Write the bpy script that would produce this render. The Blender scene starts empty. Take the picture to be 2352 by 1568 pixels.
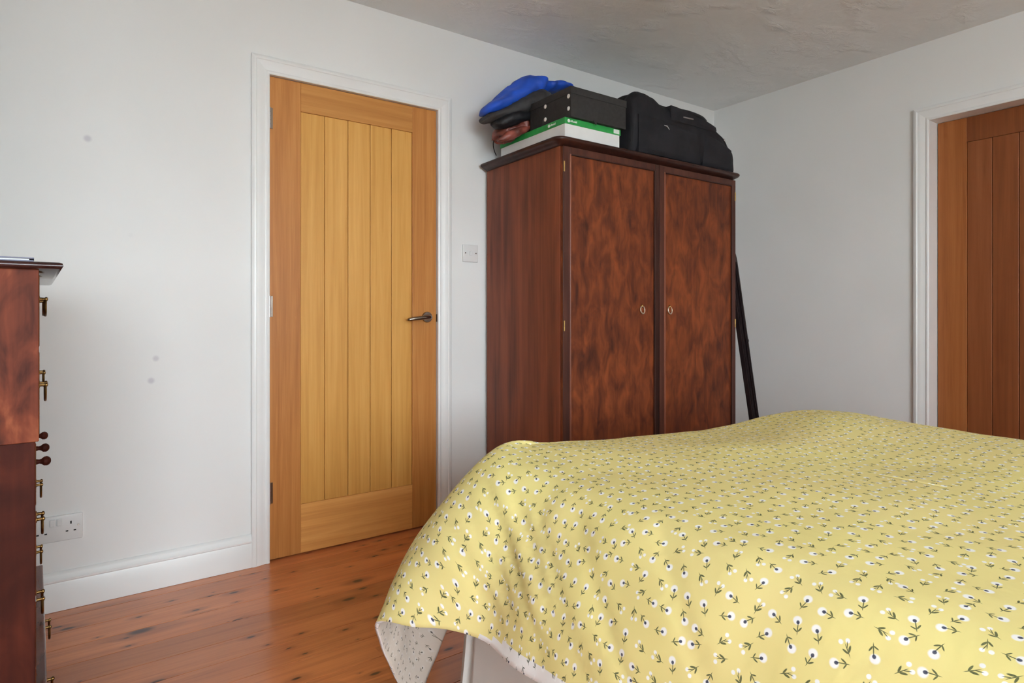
import bpy, bmesh, math, random
from mathutils import Vector, Matrix, noise as mnoise

random.seed(7)
PI = math.pi
S = bpy.context.scene
COL = S.collection

# ------------------------------------------------------------------ camera, sky, window light, exposure
CAM_H = 1.02
FPX = 1389.0
cam_d = bpy.data.cameras.new('camera')
cam = bpy.data.objects.new('camera', cam_d)
COL.objects.link(cam)
cam_d.sensor_fit = 'HORIZONTAL'
cam_d.sensor_width = 36.0
cam_d.lens = 36.0 * FPX / 2352.0
cam_d.shift_y = -67.0 / 2352.0
cam_d.clip_start = 0.02
cam.location = (0.0, 0.0, CAM_H)
cam.rotation_euler = (PI / 2, 0.0, -math.atan2(0.5711, 0.8208))
S.camera = cam

S.view_settings.view_transform = 'Standard'
S.view_settings.look = 'None'
S.view_settings.gamma = 1.0
S.view_settings.use_curve_mapping = False
S.view_settings.exposure = 0.0

world = bpy.data.worlds.new('overcast_sky')
S.world = world
world.use_nodes = True
wbg = world.node_tree.nodes['Background']
wbg.inputs['Color'].default_value = (0.872, 0.985, 1.055, 1.0)
wbg.inputs['Strength'].default_value = 19.4
S.cycles.max_bounces = 8
S.cycles.diffuse_bounces = 6
S.cycles.glossy_bounces = 3
S.cycles.adaptive_threshold = 0.11
S.cycles.adaptive_min_samples = 18
S.cycles.sample_clamp_indirect = 5.0

# room limits (metres); camera stands at x=0, y=0
XL, XR = -1.55, 3.48
YF, YB = -2.40, 2.594
HC = 2.39
WIN = dict(x0=-1.27, x1=1.35, z0=0.80, z1=2.16)      # daylight window behind the camera

pl = bpy.data.lights.new('window_portal', 'AREA')
pl.shape = 'RECTANGLE'
pl.size = WIN['x1'] - WIN['x0']
pl.size_y = WIN['z1'] - WIN['z0']
pl.cycles.is_portal = True
po = bpy.data.objects.new('window_portal', pl)
po.location = ((WIN['x0'] + WIN['x1']) / 2, YF - 0.16, (WIN['z0'] + WIN['z1']) / 2)
po.rotation_euler = (PI / 2, 0, 0)
COL.objects.link(po)


# ------------------------------------------------------------------ helpers
def lin(c):
    c /= 255.0
    return c / 12.92 if c <= 0.04045 else ((c + 0.055) / 1.055) ** 2.4


def rgb(r, g, b, k=1.0):
    return (min(lin(r) * k, 1), min(lin(g) * k, 1), min(lin(b) * k, 1), 1.0)


def ray(px, py):
    """world direction through a pixel of the 2352x1568 frame"""
    r = (px - 1176.0) / FPX
    return Vector((r * 0.8208 + 0.5711, -r * 0.5711 + 0.8208, (717.0 - py) / FPX))


def at_y(px, py, y):
    d = ray(px, py)
    s = y / d.y
    return Vector((d.x * s, y, CAM_H + d.z * s))


def at_x(px, py, x):
    d = ray(px, py)
    s = x / d.x
    return Vector((x, d.y * s, CAM_H + d.z * s))


class Mat:
    """tiny node-graph helper"""
    def __init__(self, name):
        self.m = bpy.data.materials.new(name)
        self.m.use_nodes = True
        self.t = self.m.node_tree
        self.b = self.t.nodes['Principled BSDF']

    def n(self, typ, **kw):
        nd = self.t.nodes.new(typ)
        for k, v in kw.items():
            setattr(nd, k, v)
        return nd

    def link(self, a, b):
        self.t.links.new(a, b)

    def set(self, nd, name, v):
        if hasattr(v, 'is_output'):
            self.link(v, nd.inputs[name])
        else:
            nd.inputs[name].default_value = v

    def math(self, op, a, b=None, c=None, clamp=False):
        nd = self.n('ShaderNodeMath', operation=op, use_clamp=clamp)
        self.set(nd, 0, a)
        if b is not None:
            self.set(nd, 1, b)
        if c is not None:
            self.set(nd, 2, c)
        return nd.outputs[0]

    def vmath(self, op, a, b=None, scale=None, out=0):
        nd = self.n('ShaderNodeVectorMath', operation=op)
        self.set(nd, 0, a)
        if b is not None:
            self.set(nd, 1, b)
        if scale is not None:
            self.set(nd, 'Scale', scale)
        return nd.outputs[out]

    def coords(self, kind='Object', rnd=0.0):
        v = self.n('ShaderNodeTexCoord').outputs[kind]
        if rnd:
            r = self.n('ShaderNodeObjectInfo').outputs['Random']
            sh = self.n('ShaderNodeCombineXYZ')
            self.link(self.math('MULTIPLY', r, rnd), sh.inputs[0])
            self.link(self.math('MULTIPLY', r, rnd * 1.7), sh.inputs[1])
            self.link(self.math('MULTIPLY', r, rnd * 2.3), sh.inputs[2])
            v = self.vmath('ADD', v, sh.outputs[0])
        return v

    def scaled(self, v, s):
        return self.vmath('MULTIPLY', v, s)

    def noise(self, v, scale=1.0, detail=3.0, rough=0.55, dist=0.0):
        nd = self.n('ShaderNodeTexNoise')
        self.link(v, nd.inputs['Vector'])
        nd.inputs['Scale'].default_value = scale
        nd.inputs['Detail'].default_value = detail
        nd.inputs['Roughness'].default_value = rough
        nd.inputs['Distortion'].default_value = dist
        return nd.outputs[0]

    def ramp(self, fac, stops):
        nd = self.n('ShaderNodeValToRGB')
        e = nd.color_ramp.elements
        while len(e) < len(stops):
            e.new(0.5)
        for el, (p, c) in zip(e, stops):
            el.position = p
            el.color = c
        self.link(fac, nd.inputs[0])
        return nd.outputs[0]

    def smooth(self, x, a, b, lo=0.0, hi=1.0):
        nd = self.n('ShaderNodeMapRange', interpolation_type='SMOOTHSTEP')
        self.set(nd, 0, x)
        self.set(nd, 1, a)
        self.set(nd, 2, b)
        self.set(nd, 3, lo)
        self.set(nd, 4, hi)
        return nd.outputs[0]

    def mix(self, fac, a, b, mode='MIX'):
        nd = self.n('ShaderNodeMix', data_type='RGBA', blend_type=mode)
        self.set(nd, 0, fac)
        self.set(nd, 6, a)
        self.set(nd, 7, b)
        return nd.outputs[2]

    def bump(self, h, strength, dist=0.01):
        nd = self.n('ShaderNodeBump')
        nd.inputs['Strength'].default_value = strength
        nd.inputs['Distance'].default_value = dist
        self.link(h, nd.inputs['Height'])
        self.link(nd.outputs[0], self.b.inputs['Normal'])
        return nd

    def out(self, color=None, rough=None, metal=None, spec=None):
        if color is not None:
            self.set(self.b, 'Base Color', color)
        if rough is not None:
            self.set(self.b, 'Roughness', rough)
        if metal is not None:
            self.set(self.b, 'Metallic', metal)
        if spec is not None:
            self.set(self.b, 'Specular IOR Level', spec)
        return self.m


def plain(name, col, rough=0.5, metal=0.0, spec=0.5, var=0.06, scale=30.0, bump=0.0, bscale=200.0):
    k = Mat(name)
    v = k.coords('Object')
    f = k.noise(v, scale, 1)
    a = tuple(c * (1 - var) for c in col[:3]) + (1,)
    b = tuple(min(1, c * (1 + var)) for c in col[:3]) + (1,)
    c = k.ramp(f, [(0.3, a), (0.7, b)])
    if bump:
        k.bump(k.noise(v, bscale, 2), bump, 0.002)
    return k.out(c, rough, metal, spec)


# ------------------------------------------------------------------ materials
def mk_wall():
    k = Mat('wall_paint')
    g = k.n('ShaderNodeNewGeometry').outputs['Position']
    n1 = k.noise(g, 2.2, 1)
    base = k.ramp(n1, [(0.3, (0.800, 0.800, 0.785, 1)), (0.7, (0.830, 0.830, 0.818, 1))])
    # three old scuffs on the paint by the chest of drawers, and a few fainter ones
    m = None
    for p, r, a in ((at_y(201, 318, YB), 0.017, 0.50), (at_y(358, 823, YB), 0.015, 0.42),
                    (at_y(347, 874, YB), 0.016, 0.50), (at_y(300, 540, YB), 0.012, 0.06)):
        d = k.vmath('DISTANCE', g, tuple(p), out=1)
        s = k.smooth(d, r * 0.25, r, a, 0.0)
        m = s if m is None else k.math('MAXIMUM', m, s)
    col = k.mix(m, base, rgb(176, 172, 184))
    return k.out(col, 0.62, 0, 0.35)


def mk_ceiling():
    k = Mat('ceiling_paint')
    g = k.n('ShaderNodeNewGeometry').outputs['Position']
    gs = k.scaled(g, (1.0, 1.7, 1.0))
    sw = k.noise(gs, 15, 4, 0.62, 0.7)
    sw2 = k.noise(gs, 4.5, 1, 0.5)
    col = k.ramp(sw2, [(0.3, (0.79, 0.815, 0.82, 1)), (0.7, (0.82, 0.845, 0.85, 1))])
    mask = k.smooth(sw2, 0.48, 0.66)
    k.bump(k.math('MULTIPLY', sw, k.math('ADD', mask, 0.22)), 0.38, 0.028)
    return k.out(col, 0.36, 0, 0.5)


def mk_oak(name, axis, dark, mid, light, rough=0.42, gs=1.0):
    k = Mat(name)
    v = k.coords('Object', 7.0)
    long, across = 1.1 * gs, 34.0 * gs
    sc = [across] * 3
    sc['xyz'.index(axis)] = long
    vs = k.scaled(v, tuple(sc))
    warp = k.noise(k.scaled(v, tuple(c * 0.16 for c in sc)), 1.0, 2)
    g = k.noise(vs, 1.0, 5, 0.62, 0.5)
    fine = k.noise(k.scaled(vs, (4.5, 4.5, 4.5)), 1.0, 2)
    f = k.math('ADD', k.math('MULTIPLY', g, 0.62), k.math('MULTIPLY', warp, 0.38))
    f = k.math('ADD', k.math('MULTIPLY', f, 0.86), k.math('MULTIPLY', fine, 0.14))
    col = k.ramp(f, [(0.33, dark), (0.5, mid), (0.66, light)])
    return k.out(col, rough, 0, 0.3)


def mk_mahogany(name, dark, mid, light, sc, rough=0.3, dist=1.2, spec=0.32, fw=0.23, det=4):
    k = Mat(name)
    v = k.coords('Object', 5.0)
    f = k.noise(k.scaled(v, sc), 1.0, det, 0.55, dist)
    f2 = k.noise(k.scaled(v, (sc[0] * 4, sc[1] * 4, sc[2] * 0.7)), 1.0, 4, 0.6)
    f3 = k.noise(k.scaled(v, (1.6, 1.6, 1.3)), 1.0, 2)
    ff = k.math('ADD', k.math('MULTIPLY', f, 0.78 - fw), k.math('MULTIPLY', f2, fw))
    ff = k.math('ADD', ff, k.math('MULTIPLY', f3, 0.22))
    col = k.ramp(ff, [(0.36, dark), (0.5, mid), (0.64, light)])
    return k.out(col, rough, 0, spec)


def mk_floor():
    k = Mat('varnished_pine')
    v = k.coords('Object', 9.0)
    rnd = k.n('ShaderNodeObjectInfo').outputs['Random']
    vs = k.scaled(v, (1.3, 22.0, 22.0))
    g = k.noise(vs, 1.0, 5, 0.6, 0.8)
    fine = k.noise(k.scaled(v, (5.0, 160.0, 160.0)), 1.0, 2)
    f = k.math('ADD', k.math('MULTIPLY', g, 0.75), k.math('MULTIPLY', fine, 0.25))
    col = k.ramp(f, [(0.30, rgb(146, 82, 46, 1.45)), (0.48, rgb(166, 98, 56, 1.45)), (0.70, rgb(182, 112, 66, 1.45))])
    tint = k.math('ADD', k.math('MULTIPLY', rnd, 0.34), 0.80)
    comb = k.n('ShaderNodeCombineColor')
    for i in range(3):
        k.link(tint, comb.inputs[i])
    col = k.mix(1.0, col, comb.outputs[0], 'MULTIPLY')
    # knots: sparse dark ovals drawn out along the board
    for sx, sy, thr, rad, dens in ((3.4, 8.5, 0, 0.22, 0.5), (7.0, 17.0, 0, 0.20, 0.42)):
        vo = k.n('ShaderNodeTexVoronoi', voronoi_dimensions='2D', feature='F1')
        k.link(k.scaled(v, (sx, sy, 1.0)), vo.inputs['Vector'])
        vo.inputs['Scale'].default_value = 1.0
        sp = k.n('ShaderNodeSeparateColor')
        k.link(vo.outputs['Color'], sp.inputs[0])
        on = k.math('LESS_THAN', sp.outputs[0], dens)
        rr = k.math('MULTIPLY', sp.outputs[1], rad)
        d = k.math('ADD', vo.outputs['Distance'], k.math('MULTIPLY', k.math('SUBTRACT', g, 0.5), 0.10))
        core = k.smooth(d, k.math('MULTIPLY', rr, 0.35), rr, 0.9, 0.0)
        halo = k.smooth(d, rr, k.math('MULTIPLY', rr, 3.2), 0.38, 0.0)
        col = k.mix(k.math('MULTIPLY', halo, on), col, rgb(112, 55, 30, 1.1))
        col = k.mix(k.math('MULTIPLY', core, on), col, rgb(48, 28, 24, 1.0))
    k.bump(k.math('ADD', k.noise(k.scaled(v, (2.0, 9.0, 1.0)), 1.0, 2), k.math('MULTIPLY', fine, 0.12)), 0.10, 0.01)
    k.b.inputs['Coat Weight'].default_value = 0.35
    k.b.inputs['Coat Roughness'].default_value = 0.12
    return k.out(col, 0.30, 0, 0.5)


def mk_print(name, base1, base2, white, under=False):
    """cotton with a sprigged flower print drawn in the cloth's own UV"""
    k = Mat(name)
    uv = k.n('ShaderNodeUVMap').outputs[0]
    v = k.scaled(uv, (33.0, 33.0, 1.0))
    vo = k.n('ShaderNodeTexVoronoi', voronoi_dimensions='2D', feature='F1')
    k.link(v, vo.inputs['Vector'])
    vo.inputs['Scale'].default_value = 1.0
    vo.inputs['Randomness'].default_value = 0.42
    sp = k.n('ShaderNodeSeparateColor')
    k.link(vo.outputs['Color'], sp.inputs[0])
    loc = k.vmath('SUBTRACT', v, vo.outputs['Position'])
    rot = k.n('ShaderNodeVectorRotate', rotation_type='Z_AXIS')
    k.link(loc, rot.inputs['Vector'])
    k.link(k.math('MULTIPLY', sp.outputs[0], 2 * PI), rot.inputs['Angle'])
    p = rot.outputs[0]

    def blob(cx, cy, rx, ry, ang=0.0, soft=0.75):
        q = k.vmath('SUBTRACT', p, (cx, cy, 0))
        if ang:
            r2 = k.n('ShaderNodeVectorRotate', rotation_type='Z_AXIS')
            k.link(q, r2.inputs['Vector'])
            r2.inputs['Angle'].default_value = ang
            q = r2.outputs[0]
        q = k.vmath('MULTIPLY', q, (1 / rx, 1 / ry, 0))
        return k.smooth(k.vmath('LENGTH', q, out=1), soft, 1.15, 1.0, 0.0)

    def mx(lst):
        o = lst[0]
        for a in lst[1:]:
            o = k.math('MAXIMUM', o, a)
        return o

    ta = k.math('GREATER_THAN', sp.outputs[1], 0.40)
    tb = k.math('SUBTRACT', 1.0, ta)
    wa = blob(0, 0.20, 0.20, 0.19)
    wb = mx([blob(-0.13, 0.26, 0.095, 0.10), blob(0.14, 0.23, 0.09, 0.10)])
    da = blob(0.02, 0.12, 0.075, 0.085)
    sa = mx([blob(0.01, -0.13, 0.022, 0.27, 0.10), blob(0.10, -0.17, 0.036, 0.13, 0.75), blob(-0.09, -0.20, 0.030, 0.12, -0.85)])
    sb = mx([blob(0.0, -0.10, 0.018, 0.28), blob(0.09, -0.08, 0.046, 0.15, 0.6), blob(-0.09, -0.12, 0.042, 0.14, -0.6),
             blob(0.06, 0.08, 0.018, 0.15, 0.45)])
    W = k.math('ADD', k.math('MULTIPLY', wa, ta), k.math('MULTIPLY', wb, tb))
    B = k.math('MULTIPLY', da, ta)
    G = k.math('ADD', k.math('MULTIPLY', sa, ta), k.math('MULTIPLY', sb, tb))
    col = k.mix(k.noise(uv, 3.0, 3), base1, base2)
    col = k.mix(k.math('MULTIPLY', W, 0.25 if under else 0.92), col, white)
    if under:
        col = k.mix(k.math('MULTIPLY', G, 0.75), col, rgb(84, 76, 52))
        col = k.mix(k.math('MULTIPLY', B, 0.85), col, rgb(52, 46, 38))
    else:
        col = k.mix(k.math('MULTIPLY', G, 0.88), col, rgb(54, 70, 50))
        col = k.mix(k.math('MULTIPLY', B, 0.92), col, rgb(36, 44, 74))
    k.bump(k.noise(uv, 34, 2, 0.6), 0.10, 0.01)
    return k.out(col, 0.85, 0, 0.2)


M = {}
M['wall'] = mk_wall()
M['ceil'] = mk_ceiling()
M['trim'] = plain('white_gloss_paint', (0.84, 0.845, 0.835, 1), 0.32, 0, 0.5, 0.015, 4.0)
M['plastic'] = plain('white_plastic', (0.76, 0.76, 0.75, 1), 0.3, 0, 0.5, 0.01)
M['dark_hole'] = plain('dark_socket_hole', (0.03, 0.028, 0.025, 1), 0.8)
M['oak_stile'] = mk_oak('oak_upright', 'z', rgb(142, 86, 40, 1.3), rgb(167, 110, 56, 1.3), rgb(182, 127, 70, 1.3))
M['oak_rail'] = mk_oak('oak_cross', 'x', rgb(150, 94, 44, 1.25), rgb(170, 115, 58, 1.25), rgb(183, 130, 70, 1.25))
M['oak_rail_honey_lifted'] = mk_oak('oak_cross_honey_lifted', 'x', rgb(160, 106, 54, 1.6), rgb(178, 126, 68, 1.6), rgb(190, 140, 82, 1.6))  # honey-toned bottom rail, colour also lightened to offset the bed's shade
M['oak_plank'] = mk_oak('oak_honey_plank', 'z', rgb(170, 118, 56, 1.3), rgb(187, 137, 69, 1.3), rgb(198, 150, 84, 1.3))
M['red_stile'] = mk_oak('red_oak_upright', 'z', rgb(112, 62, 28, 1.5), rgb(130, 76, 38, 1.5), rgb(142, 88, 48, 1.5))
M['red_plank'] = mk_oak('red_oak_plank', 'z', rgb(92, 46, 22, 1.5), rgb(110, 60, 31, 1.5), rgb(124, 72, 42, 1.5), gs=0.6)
M['mah_side'] = mk_mahogany('mahogany_straight', rgb(76, 36, 24, 1.5), rgb(102, 52, 33, 1.5), rgb(120, 64, 40, 1.5), (16, 16, 1.6), 0.46, 0.4)
M['mah_fig'] = mk_mahogany('mahogany_figured_veneer', rgb(58, 26, 16, 1.45), rgb(90, 42, 21, 1.45), rgb(116, 58, 28, 1.45), (20, 20, 8.0), 0.46, 0.6, 0.28, 0.16, 3.0)
M['mah_dark'] = mk_mahogany('mahogany_dark_polish', rgb(36, 20, 17, 1.1), rgb(52, 28, 22, 1.1), rgb(66, 38, 30, 1.1), (20, 20, 2.0), 0.3, 0.4)
M['mah_frame'] = mk_mahogany('mahogany_crossband', rgb(52, 28, 23, 1.2), rgb(70, 37, 28, 1.2), rgb(84, 47, 36, 1.2), (20, 20, 2.0), 0.4, 0.4)
M['mah_bead'] = mk_mahogany('mahogany_pale_bead', rgb(92, 52, 40, 1.3), rgb(112, 66, 50, 1.3), rgb(126, 78, 60, 1.3), (20, 20, 2.0), 0.3, 0.4)
M['chest_side'] = mk_mahogany('chest_flame_veneer', rgb(62, 27, 18, 1.2), rgb(104, 50, 32, 1.2), rgb(140, 78, 50, 1.2), (13, 13, 5), 0.55, 1.6, 0.14)
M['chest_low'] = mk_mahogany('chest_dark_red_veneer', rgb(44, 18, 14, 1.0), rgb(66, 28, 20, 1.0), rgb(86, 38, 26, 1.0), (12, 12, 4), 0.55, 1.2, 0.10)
M['chest_dark'] = mk_mahogany('chest_dark_polish', rgb(30, 16, 17, 1.2), rgb(46, 24, 24, 1.2), rgb(62, 36, 34, 1.2), (14, 14, 3.0), 0.12, 0.5, 0.5)
M['chest_front'] = mk_mahogany('chest_polished_front', rgb(60, 28, 20, 1.1), rgb(92, 46, 32, 1.1), rgb(116, 62, 44, 1.1), (10, 3, 10), 0.14, 1.0, 0.5)
M['brass'] = plain('aged_brass', rgb(186, 152, 92), 0.3, 1.0, 0.5, 0.15, 60)
M['brass_dark'] = plain('tarnished_brass', rgb(120, 92, 54), 0.36, 1.0, 0.5, 0.25, 80)
M['silver'] = plain('silvered_ring', rgb(236, 224, 204), 0.38, 1.0)
M['steel'] = plain('satin_steel', rgb(150, 140, 130), 0.24, 1.0)
M['bright_steel'] = plain('bright_steel', rgb(206, 208, 212), 0.25, 1.0)
M['nickel'] = plain('nickel_stud', (0.82, 0.82, 0.80, 1), 0.35, 0.35)
M['floor'] = mk_floor()
M['subfloor'] = plain('dark_subfloor', rgb(46, 28, 20), 0.9)
M['black_fab'] = plain('black_nylon', rgb(28, 27, 31, 1.15), 0.75, 0, 0.35, 0.25, 18, 0.25, 420)
M['black_trim'] = plain('black_webbing', rgb(22, 22, 26, 1.2), 0.55, 0, 0.4, 0.2, 40, 0.3, 300)
M['black_box'] = plain('charcoal_board', rgb(50, 48, 47, 1.0), 0.7, 0, 0.3, 0.12, 60, 0.12, 500)
M['white_card'] = plain('white_card', (0.80, 0.80, 0.785, 1), 0.6, 0, 0.3, 0.02)
M['green_card'] = plain('green_card', rgb(38, 134, 62, 1.25), 0.5, 0, 0.4, 0.08)
M['logo_white'] = plain('white_ink', (0.80, 0.84, 0.78, 1), 0.6)
M['blue_fab'] = plain('blue_nylon', rgb(26, 72, 174, 1.2), 0.55, 0, 0.45, 0.35, 9, 0.2, 300)
M['grey_fab'] = plain('charcoal_lining', rgb(54, 53, 54, 1.3), 0.75, 0, 0.3, 0.3, 14, 0.25, 300)
M['leather'] = plain('brown_leather', rgb(112, 56, 46, 1.35), 0.42, 0, 0.5, 0.45, 16, 0.2, 120)
M['valance'] = plain('stone_cotton', rgb(186, 184, 180, 1.35), 0.9, 0, 0.2, 0.05, 8, 0.1, 300)
M['mattress'] = plain('mattress_ticking', (0.75, 0.74, 0.71, 1), 0.9)
M['divan'] = plain('divan_cloth', (0.52, 0.50, 0.46, 1), 0.9)
M['board_dark'] = mk_mahogany('near_black_cover', rgb(26, 19, 20, 1.2), rgb(38, 29, 30, 1.2), rgb(52, 42, 42, 1.2), (14, 14, 2), 0.42, 0.3)
M['blue_grey'] = plain('blue_grey_board', rgb(120, 122, 140, 1.1), 0.6)
YEL1, YEL2 = rgb(231, 221, 140, 1.0), rgb(232, 212, 150, 1.0)
M['duvet'] = mk_print('yellow_sprig_cotton', YEL1, YEL2, (0.93, 0.93, 0.95, 1))
M['duvet_under'] = mk_print('pale_sprig_cotton', rgb(214, 200, 184, 1.0), rgb(222, 212, 200, 1.0), (0.86, 0.86, 0.86, 1), under=True)
M['duvet_hem'] = mk_print('white_sprig_hem', (0.86, 0.85, 0.84, 1), (0.88, 0.87, 0.87, 1), (0.92, 0.92, 0.92, 1))


def mk_glass():
    k = Mat('window_glass')
    tr = k.n('ShaderNodeBsdfTransparent')
    gl = k.n('ShaderNodeBsdfGlossy')
    gl.inputs['Roughness'].default_value = 0.02
    mx = k.n('ShaderNodeMixShader')
    mx.inputs[0].default_value = 0.06
    k.link(tr.outputs[0], mx.inputs[1])
    k.link(gl.outputs[0], mx.inputs[2])
    out = [n for n in k.t.nodes if n.type == 'OUTPUT_MATERIAL'][0]
    k.link(mx.outputs[0], out.inputs['Surface'])
    return k.m


M['glass'] = mk_glass()


# ------------------------------------------------------------------ mesh helpers
def box(bm, x0, x1, y0, y1, z0, z1, bev=0.0, seg=2):
    r = bmesh.ops.create_cube(bm, size=1.0)
    vs = r['verts']
    for v in vs:
        v.co = Vector((x0 + (v.co.x + .5) * (x1 - x0), y0 + (v.co.y + .5) * (y1 - y0), z0 + (v.co.z + .5) * (z1 - z0)))
    if bev > 0:
        es = list({e for v in vs for e in v.link_edges})
        bmesh.ops.bevel(bm, geom=es, offset=bev, segments=seg, affect='EDGES', profile=0.5)
    return bm


def bbox(*a, **k):
    return box(bmesh.new(), *a, **k)


def cyl(bm, p0, p1, r0, r1=None, seg=16):
    p0, p1 = Vector(p0), Vector(p1)
    r1 = r0 if r1 is None else r1
    d = p1 - p0
    res = bmesh.ops.create_cone(bm, cap_ends=True, segments=seg, radius1=r0, radius2=r1, depth=d.length)
    q = Vector((0, 0, 1)).rotation_difference(d.normalized())
    m = Matrix.Translation((p0 + p1) / 2) @ q.to_matrix().to_4x4()
    bmesh.ops.transform(bm, matrix=m, verts=res['verts'])
    return bm


def tube(bm, pts, radii, seg=10, cap=True):
    pts = [Vector(p) for p in pts]
    if not hasattr(radii, '__len__'):
        radii = [radii] * len(pts)
    rings = []
    up = None
    for i, p in enumerate(pts):
        t = (pts[min(i + 1, len(pts) - 1)] - pts[max(i - 1, 0)]).normalized()
        if up is None:
            up = t.orthogonal().normalized()
        up = (up - t * up.dot(t)).normalized()
        sd = t.cross(up)
        rings.append([bm.verts.new(p + (up * math.cos(2 * PI * j / seg) + sd * math.sin(2 * PI * j / seg)) * radii[i]) for j in range(seg)])
    for a, b in zip(rings[:-1], rings[1:]):
        for j in range(seg):
            bm.faces.new((a[j], a[(j + 1) % seg], b[(j + 1) % seg], b[j]))
    if cap:
        bm.faces.new(list(reversed(rings[0])))
        bm.faces.new(rings[-1])
    return bm


def lathe(bm, prof, org, axis, seg=18):
    """prof: (distance along axis, radius)"""
    org, ax = Vector(org), Vector(axis).normalized()
    u = ax.orthogonal().normalized()
    w = ax.cross(u)
    rings = [[bm.verts.new(org + ax * h + (u * math.cos(2 * PI * j / seg) + w * math.sin(2 * PI * j / seg)) * max(r, 1e-4)) for j in range(seg)] for h, r in prof]
    for a, b in zip(rings[:-1], rings[1:]):
        for j in range(seg):
            bm.faces.new((a[j], a[(j + 1) % seg], b[(j + 1) % seg], b[j]))
    bm.faces.new(list(reversed(rings[0])))
    bm.faces.new(rings[-1])
    return bm


def torus(bm, org, axis, R, r, seg=28, sub=10, sx=1.0):
    org, ax = Vector(org), Vector(axis).normalized()
    u = ax.orthogonal().normalized()
    if abs(ax.z) < 0.9:
        u = (Vector((0, 0, 1)) - ax * ax.z).normalized()
    w = ax.cross(u)
    rings = []
    for i in range(seg):
        a = 2 * PI * i / seg
        d = u * math.cos(a) + w * math.sin(a) * sx
        rings.append([bm.verts.new(org + d * R + (d * math.cos(2 * PI * j / sub) + ax * math.sin(2 * PI * j / sub)) * r) for j in range(sub)])
    for i in range(seg):
        a, b = rings[i], rings[(i + 1) % seg]
        for j in range(sub):
            bm.faces.new((a[j], a[(j + 1) % sub], b[(j + 1) % sub], b[j]))
    return bm


def prism(bm, poly, axis, a0, a1):
    """extrude a 2D polygon along a world axis; poly in the remaining two axes (cyclic order x,y,z)"""
    def mk(p, a):
        if axis == 'x':
            return Vector((a, p[0], p[1]))
        if axis == 'y':
            return Vector((p[0], a, p[1]))
        return Vector((p[0], p[1], a))
    A = [bm.verts.new(mk(p, a0)) for p in poly]
    B = [bm.verts.new(mk(p, a1)) for p in poly]
    n = len(poly)
    for i in range(n):
        bm.faces.new((A[i], A[(i + 1) % n], B[(i + 1) % n], B[i]))
    bm.faces.new(list(reversed(A)))
    bm.faces.new(B)
    return bm


def mesh_from(bm, name, smooth=False, angle=35):
    bmesh.ops.recalc_face_normals(bm, faces=bm.faces)
    me = bpy.data.meshes.new(name)
    bm.to_mesh(me)
    bm.free()
    if smooth:
        for p in me.polygons:
            p.use_smooth = True
        try:
            me.set_sharp_from_angle(angle=math.radians(angle))
        except Exception:
            pass
    return me


def tag(o, label=None, cat=None, group=None, kind=None):
    if label:
        o['label'] = label
    if cat:
        o['category'] = cat
    if group:
        o['group'] = group
    if kind:
        o['kind'] = kind
    return o


def thing(name, loc, label, cat, rz=0.0, group=None, kind=None):
    o = bpy.data.objects.new(name, None)
    o.empty_display_size = 0.1
    COL.objects.link(o)
    o.location = loc
    o.rotation_euler = (0, 0, rz)
    return tag(o, label, cat, group, kind)


def part(name, bm, mat, root, sub=None, world=False, smooth=False, label=None, angle=35):
    """mesh part of root (geometry in root-local space, or in world space with world=True); sub = parent part"""
    if world:
        bmesh.ops.translate(bm, vec=-root.location, verts=bm.verts)
    o = bpy.data.objects.new(name, mesh_from(bm, name, smooth, angle))
    COL.objects.link(o)
    o.data.materials.append(M[mat] if isinstance(mat, str) else mat)
    o.parent = sub or root
    if label:
        o['label'] = label
    return o


def single(name, bm, mat, label, cat, kind=None, smooth=False, group=None, angle=35, org=None):
    if org is not None:
        bmesh.ops.translate(bm, vec=-Vector(org), verts=bm.verts)
    o = bpy.data.objects.new(name, mesh_from(bm, name, smooth, angle))
    COL.objects.link(o)
    if org is not None:
        o.location = org
    o.data.materials.append(M[mat] if isinstance(mat, str) else mat)
    return tag(o, label, cat, group, kind)


# ------------------------------------------------------------------ room shell
T = 0.24
DA0, DA1, DTOP = 0.592, 1.369, 1.992          # door opening in the back wall
DB0, DB1, DBTOP = 1.306, 0.527, 1.992         # door opening in the right wall (y from, to)
NB = 0.075                                    # depth of the niche behind each leaf

bm = bmesh.new()
box(bm, XL - T, DA0, YB, YB + NB, 0, HC)
box(bm, DA1, XR + T, YB, YB + NB, 0, HC)
box(bm, DA0, DA1, YB, YB + NB, DTOP, HC)
box(bm, XL - T, XR + T, YB + NB, YB + T, 0, HC)
single('wall_back', bm, 'wall', 'white painted wall with the honey oak door and light switch', 'wall', 'structure')

NB2 = 0.135
bm = bmesh.new()
box(bm, XR, XR + NB2, YF, DB1, 0, HC)
box(bm, XR, XR + NB2, DB0, YB, 0, HC)
box(bm, XR, XR + NB2, DB1, DB0, DBTOP, HC)
box(bm, XR + NB2, XR + T, YF, YB, 0, HC)
single('wall_right', bm, 'wall', 'white painted wall with the darker reddish door beyond the bed', 'wall', 'structure')

single('wall_left', bbox(XL - T, XL, YF, YB, 0, HC), 'wall', 'white painted wall behind the tall chest of drawers', 'wall', 'structure')

bm = bmesh.new()
box(bm, XL - T, WIN['x0'], YF - T, YF, 0, HC)
box(bm, WIN['x1'], XR + T, YF - T, YF, 0, HC)
box(bm, WIN['x0'], WIN['x1'], YF - T, YF, 0, WIN['z0'])
box(bm, WIN['x0'], WIN['x1'], YF - T, YF, WIN['z1'], HC)
single('wall_front', bm, 'wall', 'white painted wall with the window at the head of the bed', 'wall', 'structure')

single('ceiling', bbox(XL - T, XR + T, YF - T, YB + T, HC, HC + 0.15), 'ceil', 'grey-white ceiling with a rough swirled paint finish', 'ceiling', 'structure')

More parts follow.
